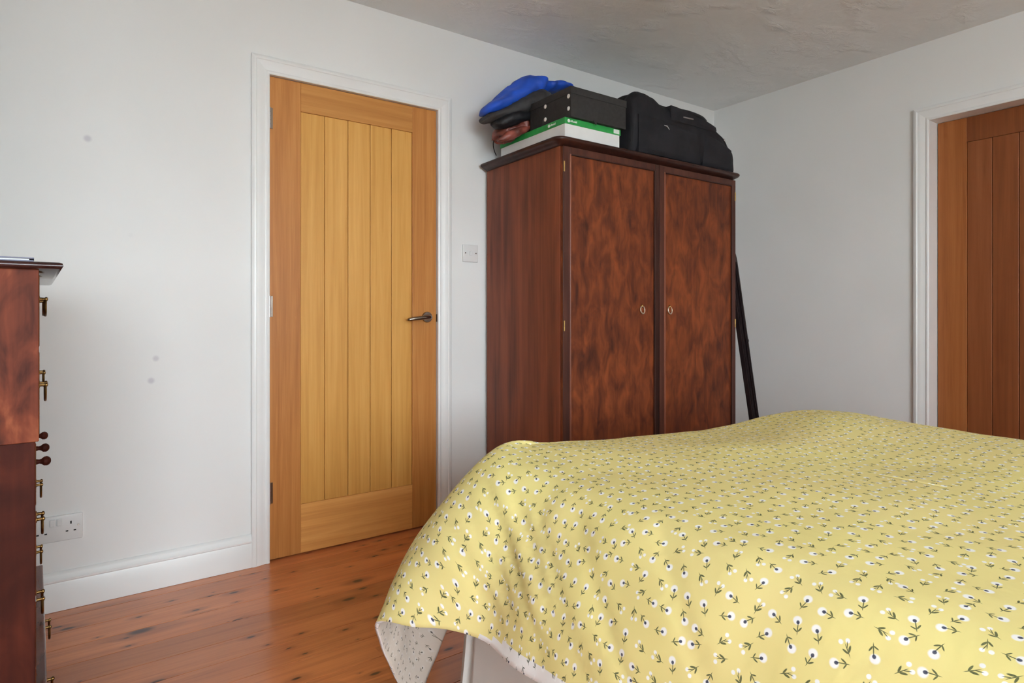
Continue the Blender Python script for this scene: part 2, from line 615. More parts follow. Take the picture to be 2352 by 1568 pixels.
fl = single('floor', bbox(XL - T, XR + T, YF - T, YB + T, -0.16, -0.022), 'subfloor', 'varnished knotty orange-brown pine floorboards', 'floor', 'structure')
PW = 0.118
xa, xb = XL, XR
pm = mesh_from(bbox(-(xb - xa) / 2, (xb - xa) / 2, -PW / 2 + 0.0008, PW / 2 - 0.0008, -0.0215, 0.0, bev=0.0007, seg=1), 'plank')
pm.materials.append(M['floor'])
y = YB + 0.045 - PW / 2
i = 0
while y > YF + PW / 2:
    o = bpy.data.objects.new('plank', pm)
    COL.objects.link(o)
    o.parent = fl
    o.location = ((xa + xb) / 2, y, 0.0)
    y -= PW
    i += 1

# unseen ground outside, added and kept pale to bounce daylight onto the ceiling
single('bounce_ground', bbox(-30, 30, -60, YF - 1.2, -3.2, -3.0), plain('pale_bounce_ground', (0.60, 0.60, 0.58, 1), 0.9), 'unseen pale ground added outside to bounce daylight in', 'terrain', 'structure')

single('wall_left_shade_pier', bbox(XL, -0.475, 0.45, 1.95, 0, HC), 'wall', 'unseen white pier added to shade the left of the back wall', 'wall', 'structure')  # unseen pier, added to block window light from the back wall's left end

# window behind the camera
wr = thing('window_1', ((WIN['x0'] + WIN['x1']) / 2, YF - 0.12, WIN['z0']), 'white framed window behind the camera', 'window', kind='structure')
bm = bmesh.new()
w2 = (WIN['x1'] - WIN['x0']) / 2
hh = WIN['z1'] - WIN['z0']
box(bm, -w2, -w2 + 0.06, -0.03, 0.03, 0, hh, 0.004)
box(bm, w2 - 0.06, w2, -0.03, 0.03, 0, hh, 0.004)
box(bm, -w2, w2, -0.03, 0.03, 0, 0.06, 0.004)
box(bm, -w2, w2, -0.03, 0.03, hh - 0.06, hh, 0.004)
box(bm, -0.03, 0.03, -0.03, 0.03, 0, hh, 0.004)
part('window_frame', bm, 'trim', wr)
part('window_sill', bbox(-w2 - 0.06, w2 + 0.06, 0.05, 0.20, -0.03, 0.0, 0.006), 'trim', wr)
for sx in (-1, 1):
    part('pane', bbox(min(sx * 0.03, sx * (w2 - 0.06)), max(sx * 0.03, sx * (w2 - 0.06)), -0.003, 0.003, 0.06, hh - 0.06), 'glass', wr)

# baseboards: plain board with a moulded top
SK = [(0, 0), (0.018, 0), (0.018, 0.094), (0.0165, 0.097), (0.020, 0.101), (0.020, 0.106), (0.0145, 0.112), (0.0125, 0.120), (0.008, 0.127), (0.003, 0.130), (0, 0.130)]


def baseboard(name, p0, p1, nrm, label):
    p0, p1, nrm = Vector(p0), Vector(p1), Vector(nrm)
    bm = bmesh.new()
    A = [bm.verts.new(p0 + nrm * d + Vector((0, 0, z))) for d, z in SK]
    B = [bm.verts.new(p1 + nrm * d + Vector((0, 0, z))) for d, z in SK]
    n = len(SK)
    for i in range(n):
        bm.faces.new((A[i], A[(i + 1) % n], B[(i + 1) % n], B[i]))
    bm.faces.new(A)
    bm.faces.new(B)
    return single(name, bm, 'trim', label, 'baseboard', 'structure', smooth=True, angle=30)


AW = 0.070     # architrave width
e = 0.0005
baseboard('baseboard_back', (XL + 0.02, YB - e, 0.001), (DA0 - AW + 0.004, YB - e, 0.001), (0, -1, 0), 'white moulded baseboard left of the honey oak door')
baseboard('baseboard_back', (DA1 + AW - 0.004, YB - e, 0.001), (XR - 0.02, YB - e, 0.001), (0, -1, 0), 'white moulded baseboard running behind the wardrobe')
baseboard('baseboard_right', (XR - e, DB0 + AW - 0.004, 0.001), (XR - e, YB - 0.02, 0.001), (-1, 0, 0), 'white moulded baseboard between the corner and the reddish door')
baseboard('baseboard_right', (XR - e, YF + 0.02, 0.001), (XR - e, DB1 - AW + 0.004, 0.001), (-1, 0, 0), 'white moulded baseboard beside the bed past the reddish door')
baseboard('baseboard_left', (XL + e, YF + 0.02, 0.001), (XL + e, YB - 0.02, 0.001), (1, 0, 0), 'white moulded baseboard behind the chest of drawers')
baseboard('baseboard_front', (XL + 0.02, YF + e, 0.001), (XR - 0.02, YF + e, 0.001), (0, 1, 0), 'white moulded baseboard under the window')


# ------------------------------------------------------------------ doors and architraves (local: x along wall, -y into the room)
ARC = [(0.0, 0.0), (0.0, 0.013), (0.004, 0.016), (0.010, 0.0165), (0.014, 0.013), (0.018, 0.0125), (0.030, 0.016), (0.044, 0.0195), (0.050, 0.0195),
       (0.053, 0.022), (0.064, 0.022), (0.070, 0.018), (0.070, 0.0)]     # (distance out from the opening, projection)


def architrave(name, loc, rz, w, h, label, lining):
    r = thing(name, loc, label, 'door frame', rz, kind='structure')

    def run(fn0, fn1):
        bm = bmesh.new()
        A = [bm.verts.new(fn0(d, p)) for d, p in ARC]
        B = [bm.verts.new(fn1(d, p)) for d, p in ARC]
        n = len(ARC)
        for i in range(n):
            bm.faces.new((A[i], A[(i + 1) % n], B[(i + 1) % n], B[i]))
        bm.faces.new(A)
        bm.faces.new(B)
        return bm
    o = 0.004
    part('architrave_upright', run(lambda d, p: Vector((o - d, -p - e, 0.001)), lambda d, p: Vector((o - d, -p - e, h - o + d))), 'trim', r, smooth=True)
    part('architrave_upright', run(lambda d, p: Vector((w - o + d, -p - e, 0.001)), lambda d, p: Vector((w - o + d, -p - e, h - o + d))), 'trim', r, smooth=True)
    part('architrave_head', run(lambda d, p: Vector((o - d, -p - e, h - o + d)), lambda d, p: Vector((w - o + d, -p - e, h - o + d))), 'trim', r, smooth=True)
    for x0, x1 in ((0.0002, 0.004), (w - 0.004, w - 0.0002)):
        part('door_lining', bbox(x0, x1, 0, lining, 0.001, h - 0.0002), 'trim', r)
    part('door_lining', bbox(0.004, w - 0.004, 0, lining, h - 0.004, h - 0.0002), 'trim', r)
    return r


architrave('trim_1', (DA0, YB, 0), 0, DA1 - DA0, DTOP, 'white moulded frame round the honey oak door', NB - 0.001)
architrave('trim_2', (XR, DB0, 0), -PI / 2, DB0 - DB1, DBTOP, 'white moulded frame round the reddish door past the bed', NB2 - 0.001)


def door(name, loc, rz, label, mats, hinges, handle):
    r = thing(name, loc, label, 'door', rz, kind='structure')
    W, H, TH = 0.763, 1.979, 0.040
    st, tr, br = 0.125, 0.122, 0.205
    ms, mr, mp, mr2 = mats
    bv = 0.0018
    part('stile', bbox(0, st, 0, TH, 0, H, bv), ms, r)
    part('stile', bbox(W - st, W, 0, TH, 0, H, bv), ms, r)
    part('rail', bbox(st, W - st, 0, TH, H - tr, H, bv), mr, r, label='top rail')
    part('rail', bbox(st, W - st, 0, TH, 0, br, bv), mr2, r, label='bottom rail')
    n = 5
    pw = (W - 2 * st) / n
    for i in range(n):
        x0 = st + i * pw
        part('plank', bbox(x0 + 0.0009, x0 + pw - 0.0009, 0.0045, TH - 0.0045, br, H - tr, 0.0022), mp, r)
    part('panel_backing', bbox(st + 0.0005, W - st - 0.0005, 0.012, TH - 0.012, br, H - tr), mp, r)
    if hinges:
        for z in (1.815, 1.045, 0.281):
            hb = bmesh.new()
            box(hb, -0.0035, 0.012, -0.0016, 0.0, z - 0.043 - 0.008, z + 0.043 - 0.008, 0.0005, 1)
            hg = part('hinge', hb, 'steel', r)
            for j in range(5):
                zz = z - 0.051 + j * 0.0173
                kb = bmesh.new()
                cyl(kb, (-0.001, -0.0048, zz), (-0.001, -0.0048, zz + 0.0165), 0.0052, seg=12)
                part('knuckle', kb, 'bright_steel', r, sub=hg, smooth=True)
    if handle:
        hx, hz = W - 0.050, 0.990
        hd = part('handle_rose', lathe(bmesh.new(), [(0, 0.026), (0.006, 0.026), (0.009, 0.024), (0.010, 0.0)], (hx, 0, hz), (0, -1, 0), 28), 'steel', r, smooth=True)
        lb = bmesh.new()
        pts = [(hx, -0.008, hz), (hx, -0.030, hz), (hx - 0.004, -0.042, hz), (hx - 0.014, -0.050, hz), (hx - 0.034, -0.053, hz - 0.001), (hx - 0.064, -0.053, hz - 0.004),
               (hx - 0.092, -0.051, hz - 0.007), (hx - 0.110, -0.046, hz - 0.010), (hx - 0.116, -0.040, hz - 0.011)]
        tube(lb, pts, [0.0115, 0.0115, 0.0115, 0.011, 0.0095, 0.009, 0.009, 0.0088, 0.006], 14)
        part('lever', lb, 'steel', r, sub=hd, smooth=True)
        part('latch_plate', bbox(W - 0.0005, W + 0.0035, -0.006, 0.014, hz - 0.022, hz + 0.014, 0.001), 'dark_hole', r)
    return r


door('door_1', (DA0 + 0.007, YB + 0.002, 0.007), 0, 'honey oak plank door with lever handle and steel hinges', ('oak_stile', 'oak_rail', 'oak_plank', 'oak_rail_honey_lifted'), True, True)
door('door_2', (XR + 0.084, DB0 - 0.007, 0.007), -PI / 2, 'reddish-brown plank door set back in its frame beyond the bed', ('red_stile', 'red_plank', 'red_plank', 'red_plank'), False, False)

# ------------------------------------------------------------------ switch and socket on the back wall
p = at_y(1079, 582, YB)
r = thing('light_switch', (p.x, YB - 0.0005, p.z), 'white square light switch between the oak door and the wardrobe', 'switch')
pb = part('plate', bbox(-0.043, 0.043, -0.009, 0, -0.043, 0.043, 0.003, 3), 'plastic', r, smooth=True)
part('rocker', bbox(-0.006, 0.006, -0.014, -0.008, -0.011, 0.011, 0.002), 'plastic', r)
for sx in (-0.030, 0.030):
    part('screw', cyl(bmesh.new(), (sx, -0.0085, 0.001), (sx, -0.0098, 0.001), 0.0032, seg=14), 'steel', r)

p = at_y(190, 1203, YB)
r = thing('power_socket', (p.x - 0.073, YB - 0.0005, p.z), 'white double wall socket low on the wall beside the chest of drawers', 'socket')
part('plate', bbox(-0.073, 0.073, -0.010, 0, -0.044, 0.044, 0.003, 3), 'plastic', r, smooth=True)
for sx in (-0.011, 0.008):
    part('switch', bbox(sx - 0.0075, sx + 0.0075, -0.0150, -0.009, 0.010, 0.034, 0.002), 'plastic', r)
for cx in (-0.040, 0.040):
    for dx, dz, w, h in ((0, 0.016, 0.0045, 0.010), (-0.011, -0.012, 0.007, 0.0045), (0.011, -0.012, 0.007, 0.0045)):
        part('pin_hole', bbox(cx + dx - w / 2, cx + dx + w / 2, -0.0104, -0.006, dz - h / 2, dz + h / 2), 'dark_hole', r)
for sx in (-0.0605, 0.0605):
    part('screw', cyl(bmesh.new(), (sx, -0.0095, 0.004), (sx, -0.0108, 0.004), 0.0033, seg=14), 'steel', r)

# ------------------------------------------------------------------ wardrobe
WX0, WX1, WY0, WY1, WZ = 1.633, 2.831, 1.991, 2.566, 1.742
r = thing('wardrobe', ((WX0 + WX1) / 2, (WY0 + WY1) / 2, 0.0), 'dark mahogany two-door wardrobe with figured veneer doors and ring pulls', 'wardrobe')
FD = 0.020      # door thickness
bm = bmesh.new()
part('side_panel', box(bm, WX0, WX0 + 0.02, WY0 + 0.001, WY1, 0.06, WZ - 0.0), 'mah_side', r, world=True)
part('side_panel', bbox(WX1 - 0.02, WX1, WY0 + 0.001, WY1, 0.06, WZ), 'mah_side', r, world=True)
part('back_panel', bbox(WX0 + 0.02, WX1 - 0.02, WY1 - 0.01, WY1, 0.06, WZ), 'mah_dark', r, world=True)
part('floor_panel', bbox(WX0 + 0.02, WX1 - 0.02, WY0 + 0.025, WY1 - 0.01, 0.06, 0.085), 'mah_dark', r, world=True)
part('plinth', bbox(WX0 - 0.006, WX1 + 0.006, WY0 - 0.006, WY1, 0.001, 0.085, 0.004), 'mah_dark', r, world=True)
# cornice: bullnosed slab over a small cove
bm = bmesh.new()
OV = 0.036
prof = [(0.004, -0.016), (0.010, -0.010), (0.022, -0.004), (0.030, 0.0), (OV, 0.004), (OV + 0.003, 0.010), (OV + 0.001, 0.016), (OV - 0.006, 0.020)]
rings = []
for d, z in prof:
    cr = 0.012 + d * 0.9
    ring = []
    x0, x1, y0, y1 = WX0 - d, WX1 + d, WY0 - d, WY1
    for cx, cy, a0 in ((x0 + cr, y0 + cr, PI), (x1 - cr, y0 + cr, 1.5 * PI)):
        for j in range(7):
            a = a0 + j / 6 * PI / 2
            ring.append(bm.verts.new((cx + cr * math.cos(a), cy + cr * math.sin(a), WZ + z)))
    ring.append(bm.verts.new((x1, y1, WZ + z)))
    ring.append(bm.verts.new((x0, y1, WZ + z)))
    rings.append(ring)
for a, b in zip(rings[:-1], rings[1:]):
    n = len(a)
    for j in range(n):
        bm.faces.new((a[j], a[(j + 1) % n], b[(j + 1) % n], b[j]))
bm.faces.new(list(reversed(rings[0])))
bm.faces.new(rings[-1])
part('cornice', bm, 'mah_dark', r, world=True, smooth=True, angle=60)
WTOP = WZ + 0.020
mid = (WX0 + WX1) / 2
for di, (x0, x1) in enumerate(((WX0 + 0.003, mid - 0.0012), (mid + 0.0012, WX1 - 0.003))):
    z0, z1 = 0.090, WZ - 0.018
    yb, yf = WY0, WY0 - FD
    d = part('door', bbox(x0, x1, yf + 0.006, yb, z0, z1, 0.001), 'mah_fig', r, world=True)
    sw_l = 0.036 if di == 0 else 0.032
    sw_r = 0.030 if di == 0 else 0.030
    rh = 0.030
    part('stile', bbox(x0, x0 + sw_l, yf, yf + 0.0065, z0, z1, 0.0016), 'mah_frame', r, d, True)
    part('stile', bbox(x1 - sw_r, x1, yf, yf + 0.0065, z0, z1, 0.0016), 'mah_dark' if di == 0 else 'mah_frame', r, d, True)
    part('rail', bbox(x0 + sw_l, x1 - sw_r, yf, yf + 0.0065, z1 - rh, z1, 0.0016), 'mah_frame', r, d, True)
    part('rail', bbox(x0 + sw_l, x1 - sw_r, yf, yf + 0.0065, z0, z0 + rh, 0.0016), 'mah_frame', r, d, True)
    # fine pale beading round the veneer
    bm = bmesh.new()
    bx = x0 + sw_l
    box(bm, bx - 0.002, bx + 0.0065, yf - 0.003, yf + 0.0065, z0 + rh, z1 - rh, 0.0025, 2)
    part('bead', bm, 'mah_bead', r, d, True)
    part('bead', bbox(x1 - sw_r - 0.006, x1 - sw_r + 0.001, yf - 0.002, yf + 0.0065, z0 + rh, z1 - rh, 0.0022), 'mah_dark', r, d, True)
    part('bead', bbox(bx, x1 - sw_r, yf - 0.0015, yf + 0.0065, z1 - rh - 0.005, z1 - rh + 0.001, 0.002), 'mah_dark', r, d, True)
    # ring pull
    px, py = ((1478, 710), (1541, 711))[di]
    c = at_y(px, py, yf - 0.004)
    rp = part('ring_pull', torus(bmesh.new(), (c.x, yf + 0.006 - 0.0045, c.z - 0.003), (0, -1, 0.12), 0.0172, 0.0036, 30, 10, 0.80), 'silver', r, d, True, True)
    part('ring_post', lathe(bmesh.new(), [(0, 0.007), (0.003, 0.0065), (0.007, 0.004), (0.009, 0.0)], (c.x, yf + 0.0062, c.z + 0.015), (0, -1, 0), 16), 'brass', r, d, True, True)
    # slim brass hinges on the outer edge
    hx = x0 + 0.004 if di == 0 else x1 - 0.004
    for hz in (at_y(1292, 384, WY0).z, at_y(1289, 748, WY0).z):
        part('hinge', cyl(bmesh.new(), (hx, yf - 0.0005, hz - 0.022), (hx, yf - 0.0005, hz + 0.022), 0.0032, seg=10), 'brass', r, d, True, True)

# ------------------------------------------------------------------ boxes on the wardrobe
GX0, GX1, GY0, GY1 = 1.668, 2.002, 2.000, 2.500
gz = WTOP + 0.0005
r = thing('paper_box', ((GX0 + GX1) / 2, (GY0 + GY1) / 2, gz), 'flat white cardboard box with a green lid on the wardrobe', 'box')
part('box_body', bbox(GX0 + 0.003, GX1 - 0.006, GY0 + 0.003, GY1 - 0.003, gz, gz + 0.094, 0.001), 'white_card', r, world=True)
GL0, GL1 = gz + 0.070, gz + 0.0965
bm = bmesh.new()
lid = part('lid', box(bm, GX0, GX1, GY0, GY1, GL0, GL1, 0.0012), 'green_card', r, world=True, label='green lid with white lettering')
logo_z = (GL0 + GL1) / 2


def logo(on_front, a):
    bm = bmesh.new()
    if on_front:
        lathe(bm, [(0, 0.0075), (0.0006, 0.0075)], (GX0 + a, GY0 + 0.0002, logo_z), (0, -1, 0), 20)
    else:
        lathe(bm, [(0, 0.0075), (0.0006, 0.0075)], (GX0 + 0.0002, GY0 + a, logo_z), (-1, 0, 0), 20)
    part('logo_disc', bm, 'logo_white', r, lid, True)
    rn = random.Random(3)
    for i in range(8):
        h = rn.choice((0.0035, 0.0035, 0.0055))
        q = a + 0.011 + i * 0.0048
        if not on_front:
            q = a - 0.011 - i * 0.0048
            b = bbox(GX0 - 0.0005, GX0 + 0.0003, GY0 + q - 0.0016, GY0 + q + 0.0016, logo_z - 0.0038, logo_z - 0.0038 + 2 * h * 0.8)
        else:
            b = bbox(GX0 + q - 0.0016, GX0 + q + 0.0016, GY0 - 0.0005, GY0 + 0.0003, logo_z - 0.0038, logo_z - 0.0038 + 2 * h * 0.8)
        part('logo_letter', b, 'logo_white', r, lid, True)


logo(True, 0.022)
logo(False, 0.110)
part('label', bbox(GX1 - 0.046, GX1 - 0.010, GY0 - 0.0007, GY0 + 0.0003, GL0 + 0.0045, GL1 - 0.003), 'logo_white', r, lid, True, label='blank white sticker')

KX0, KX1, KY0, KY1 = 1.687, 2.016, 1.982, 2.275
kz0 = GL1 + 0.0005
kz1 = 1.990
r = thing('storage_box', ((KX0 + KX1) / 2, (KY0 + KY1) / 2, kz0), 'black lidded storage box with metal studs on top of the green-lidded box', 'box')
part('box_body', bbox(KX0, KX1, KY0, KY1, kz0, kz1 - 0.004, 0.0012), 'black_box', r, world=True)
lid = part('lid', bbox(KX0 - 0.003, KX1 + 0.003, KY0 - 0.003, KY1 + 0.003, kz1 - 0.031, kz1, 0.0015), 'black_box', r, world=True)
for yy, zz in ((KY0 + 0.016, kz1 - 0.040), (KY0 + 0.016, kz1 - 0.093), (KY0 + 0.178, kz1 - 0.040), (KY0 + 0.178, kz1 - 0.098)):
    part('stud', lathe(bmesh.new(), [(0, 0.0095), (0.0015, 0.0092), (0.003, 0.006), (0.0036, 0)], (KX0 - 0.0002, yy, zz), (-1, 0, 0), 16), 'nickel', r, world=True, smooth=True)
bm = bmesh.new()
tx = at_y(1366, 283, KY0).x
prism(bm, [(tx - 0.012, kz0 + 0.004), (tx + 0.014, kz0 + 0.004), (tx + 0.006, kz0 - 0.014)], 'y', KY0 - 0.0215 + 0.018, KY0 - 0.001)
part('corner_tab', bm, 'black_box', r, world=True)


# ------------------------------------------------------------------ soft goods: lofted, rumpled tubes
def fbm(p, f, seed=0.0, oct=3):
    v, a = 0.0, 1.0
    q = Vector(p) * f + Vector((seed, seed * 1.3, seed * 0.7))
    for _ in range(oct):
        v += a * mnoise.noise(q)
        q *= 2.05
        a *= 0.5
    return v


def catmull(P, t):
    n = len(P) - 1
    x = min(max(t, 0.0), 0.99999) * n
    i = int(x)
    f = x - i
    p0, p1, p2, p3 = P[max(i - 1, 0)], P[i], P[i + 1], P[min(i + 2, n)]
    return 0.5 * ((2 * p1) + (p2 - p0) * f + (2 * p0 - 5 * p1 + 4 * p2 - p3) * f * f + (3 * p1 - p0 - 3 * p2 + p3) * f ** 3)


def rumple(stations, seg=30, rings=44, amp=0.012, freq=14.0, seed=1.0, power=2.3):
    """stations: (x, y, z, half-height, half-depth); loft running along x with folds"""
    bm = bmesh.new()
    S5 = [Vector(s[:3]) for s in stations]
    R5 = [Vector((s[3], s[4], 0)) for s in stations]
    R = []
    for i in range(rings):
        t = i / (rings - 1)
        c, rr = catmull(S5, t), catmull(R5, t)
        c2 = catmull(S5, min(t + 0.01, 1)) - catmull(S5, max(t - 0.01, 0))
        tg = Vector((c2.x, 0, c2.z)).normalized()
        up = Vector((-tg.z, 0, tg.x))
        if up.z < 0:
            up = -up
        ring = []
        for j in range(seg):
            a = 2 * PI * j / seg
            ca, sa = math.cos(a), math.sin(a)
            ca = math.copysign(abs(ca) ** (2 / power), ca)
            sa = math.copysign(abs(sa) ** (2 / power), sa)
            d = up * sa * max(rr.x, 0.002) + Vector((0, 1, 0)) * ca * max(rr.y, 0.002)
            q = c + d
            k = fbm((q.x, q.y * 0.6, q.z), freq, seed)
            fold = math.sin((q.x * 0.8 + q.y * 0.9 + fbm(q, 6, seed + 9) * 0.10) * 95 + seed) * 0.35
            rg = 1.0 - 2.6 * abs(mnoise.noise(Vector((q.x * 11 + q.y * 5, q.y * 9 - q.z * 5, q.z * 16 + seed))))
            q = q + d.normalized() * amp * (0.7 * k + fold + 0.7 * rg) * min(1, rr.x / 0.02)
            if q.x > GX0 - 0.004 and q.z < GL1 + 0.001:
                q.z = GL1 + 0.001
            if q.x > KX0 - 0.004 and q.z < kz1 + 0.001 and q.y < KY1 + 0.005:
                q.y = KY1 + 0.005
            ring.append(bm.verts.new(q))
        R.append(ring)
    for a, b in zip(R[:-1], R[1:]):
        for j in range(seg):
            bm.faces.new((a[j], a[(j + 1) % seg], b[(j + 1) % seg], b[j]))
    bm.faces.new(list(reversed(R[0])))
    bm.faces.new(R[-1])
    return bm


def st(px, py, y, hpx, dep):
    p_ = at_y(px, py, y)
    s_ = y / ray(px, py).y
    return (p_.x, p_.y, p_.z, hpx * s_ / FPX, dep)


JY = 2.385
r = thing('jacket', (1.70, JY, GL1 + 0.001), 'rumpled blue and charcoal jacket heaped beside the black storage box', 'jacket')
blue = [st(1109, 263, JY + .02, 4, .03), st(1122, 252, JY, 9, .06), st(1150, 238, JY, 15, .08), st(1180, 222, JY, 21, .095), st(1206, 207, JY, 24, .10), st(1228, 199, JY - .01, 18, .09),
        st(1240, 202, JY - .015, 12, .075), st(1262, 202, JY - .015, 9, .07), st(1286, 200, JY - .02, 9, .06), st(1304, 204, JY - .02, 6, .045), st(1314, 207, JY - .02, 2, .02)]
part('shell', rumple(blue, 34, 60, 0.010, 15, 2.1), 'blue_fab', r, world=True, smooth=True, angle=180)
dark = [st(1109, 273, JY + .02, 4, .035), st(1122, 272, JY, 9, .06), st(1150, 264, JY, 13, .085), st(1180, 254, JY - .02, 19, .10), st(1208, 246, JY - .03, 25, .11), st(1228, 240, JY - .04, 30, .10),
        st(1244, 236, JY - .04, 26, .07), st(1256, 232, JY - .03, 18, .05)]
part('lining', rumple(dark, 34, 50, 0.008, 15, 5.7), 'grey_fab', r, world=True, smooth=True, angle=180, label='charcoal lining')
collar = [st(1132, 283, JY - .03, 4, .02), st(1144, 285, JY - .04, 11, .035), st(1168, 277, JY - .05, 14, .05), st(1200, 268, JY - .06, 14, .05), st(1236, 262, JY - .07, 14, .04), st(1247, 260, JY - .06, 5, .02)]
part('collar', rumple(collar, 26, 36, 0.006, 20, 8.2), 'black_trim', r, world=True, smooth=True, angle=180)

LY = 2.42
r = thing('leather_bag', (1.66, LY, GL1 + 0.0005), 'crumpled brown leather bag squashed under the blue jacket', 'bag')
lb = [st(1141, 318, LY, 5, .03), st(1148, 314, LY - .02, 13, .05), st(1164, 306, LY - .03, 17, .065), st(1185, 296, LY - .04, 18, .07), st(1207, 288, LY - .05, 16, .065), st(1230, 281, LY - .06, 12, .05),
      st(1242, 278, LY - .06, 4, .02)]
part('bag_body', rumple(lb, 40, 64, 0.013, 26, 3.3), 'leather', r, world=True, smooth=True, angle=180)
fl2 = [st(1144, 322, LY - .09, 3, .012), st(1156, 318, LY - .10, 8, .02), st(1178, 308, LY - .11, 9, .022), st(1204, 298, LY - .11, 8, .02), st(1222, 292, LY - .11, 3, .01)]
part('bag_flap', rumple(fl2, 26, 40, 0.006, 30, 6.1), 'leather', r, world=True, smooth=True, angle=180)
bm = bmesh.new()
sp = [at_y(1144, 306, LY), at_y(1137, 316, LY + .02), at_y(1133, 330, LY + .03), at_y(1135, 345, LY + .04), at_y(1140, 357, LY + .05)]
sp = [catmull(sp, i / 14) for i in range(15)]
part('strap', tube(bm, sp, 0.0022, 8), 'black_trim', r, world=True, smooth=True)

# ------------------------------------------------------------------ black holdall
HY0, HY1 = 1.995, 2.345
hz0 = WTOP + 0.001
r = thing('holdall', (2.46, (HY0 + HY1) / 2, hz0), 'slouching black fabric holdall at the right end of the wardrobe top', 'bag')
# (x, top height, front y, back y)
top = [(2.080, 1.88, 2.05, 2.22), (2.086, 1.98, 2.02, 2.25), (2.105, 2.040, 2.005, 2.28), (2.15, 2.082, 1.998, 2.30), (2.20, 2.092, 1.995, 2.32), (2.26, 2.080, 1.995, 2.335), (2.32, 2.060, 1.995, 2.345),
       (2.42, 2.056, 1.993, 2.345), (2.52, 2.056, 1.99, 2.345), (2.60, 2.048, 1.99, 2.345), (2.68, 2.022, 1.99, 2.345), (2.76, 1.978, 1.992, 2.34), (2.82, 1.938, 1.996, 2.33), (2.858, 1.898, 2.005, 2.32), (2.874, 1.85, 2.03, 2.28)]
TP = [Vector((a, b, 0)) for a, b, _, _ in top]
YP = [Vector((c_, d_, 0)) for _, _, c_, d_ in top]
bm = bmesh.new()
R = []
NR, NS = 84, 56
for i in range(NR):
    t = i / (NR - 1)
    a, b = catmull(TP, t), catmull(YP, t)
    zc, hh_ = (hz0 + a.y) / 2, (a.y - hz0) / 2
    yc, dd = (b.x + b.y) / 2, (b.y - b.x) / 2
    ring = []
    for j in range(NS):
        an = 2 * PI * j / NS
        ca, sa = math.cos(an), math.sin(an)
        ca = math.copysign(abs(ca) ** (2 / 4.2), ca)
        sa = math.copysign(abs(sa) ** (2 / (3.4 if sa > 0 else 7.0)), sa)
        q = Vector((a.x, yc + dd * ca, zc + hh_ * sa))
        n_ = Vector((0, ca, sa)).normalized()
        k = fbm((q.x, q.y, q.z), 7, 4.4) * 0.007 + fbm((q.x * 1.5, q.y, q.z * 1.5), 18, 1.4) * 0.0028
        if q.z > hz0 + 0.01:
            q += n_ * k
        ring.append(bm.verts.new(q))
    R.append(ring)
for a, b in zip(R[:-1], R[1:]):
    for j in range(NS):
        bm.faces.new((a[j], a[(j + 1) % NS], b[(j + 1) % NS], b[j]))
bm.faces.new(list(reversed(R[0])))
bm.faces.new(R[-1])
body = part('bag_body', bm, 'black_fab', r, world=True, smooth=True, angle=180)


def pocket(x0, x1, z0, z1, y, dep, name, mat, sub=None, drop=0.0):
    """puffed flap: rounded rectangle pillow on the bag front; drop lowers the right-hand top corner"""
    bm = bmesh.new()
    N = 14
    G = []
    for i in range(N + 1):
        u = i / N
        row = []
        for j in range(N + 1):
            w = j / N
            zt = z1 - drop * u ** 1.6
            e1 = 1 - abs(2 * u - 1) ** 4
            e2 = 1 - abs(2 * w - 1) ** 4
            row.append(bm.verts.new((x0 + (x1 - x0) * u, y - dep * (0.25 + 0.75 * (e1 * e2) ** 0.5) + fbm((u, w, y), 4, 2.2) * 0.003, z0 + (zt - z0) * w)))
        G.append(row)
    BK = [[bm.verts.new((x0 + (x1 - x0) * i / N, y + 0.03, z0 + ((z1 - drop * (i / N) ** 1.6) - z0) * j / N)) for j in (0, N)] for i in (0, N)]
    for i in range(N):
        for j in range(N):
            bm.faces.new((G[i][j], G[i][j + 1], G[i + 1][j + 1], G[i + 1][j]))
    bm.faces.new([G[i][0] for i in range(N + 1)] + [BK[1][0], BK[0][0]])
    bm.faces.new([G[i][N] for i in range(N + 1)] + [BK[1][1], BK[0][1]])
    bm.faces.new([G[0][j] for j in range(N + 1)] + [BK[0][1], BK[0][0]])
    bm.faces.new([G[N][j] for j in range(N + 1)] + [BK[1][1], BK[1][0]])
    bm.faces.new((BK[0][0], BK[0][1], BK[1][1], BK[1][0]))
    return part(name, bm, mat, r, sub, True, True)


pocket(2.583, 2.825, hz0 + 0.012, 1.942, HY0 + 0.004, 0.020, 'side_pocket', 'black_fab', body, 0.055)
pocket(2.115, 2.565, hz0 + 0.014, 1.955, HY0 + 0.004, 0.014, 'front_pocket', 'black_fab', body, 0.02)
flap = pocket(2.345, 2.70, 1.960, 2.040, HY0 + 0.008, 0.018, 'top_flap', 'black_fab', body, 0.05)
a, b = at_y(1570, 269, HY0 - 0.012), at_y(1592, 274, HY0 - 0.012)
part('name_patch', tube(bmesh.new(), [a, (a + b) / 2, b], 0.0034, 8), plain('grey_patch', rgb(128, 120, 118), 0.5), r, flap, True, True, label='small grey badge')
a, b, c = at_y(1525, 288, HY0 - .012), at_y(1532, 290, HY0 - .016), at_y(1537, 298, HY0 - .014)
part('buckle', tube(bmesh.new(), [a, b, c], [0.003, 0.0036, 0.0026], 8), 'bright_steel', r, body, True, True)
c = at_y(1664, 322, HY0 + 0.0)
part('buckle', torus(bmesh.new(), c, (0.3, -1, 0.3), 0.0065, 0.0025, 18, 8), 'bright_steel', r, body, True, True)
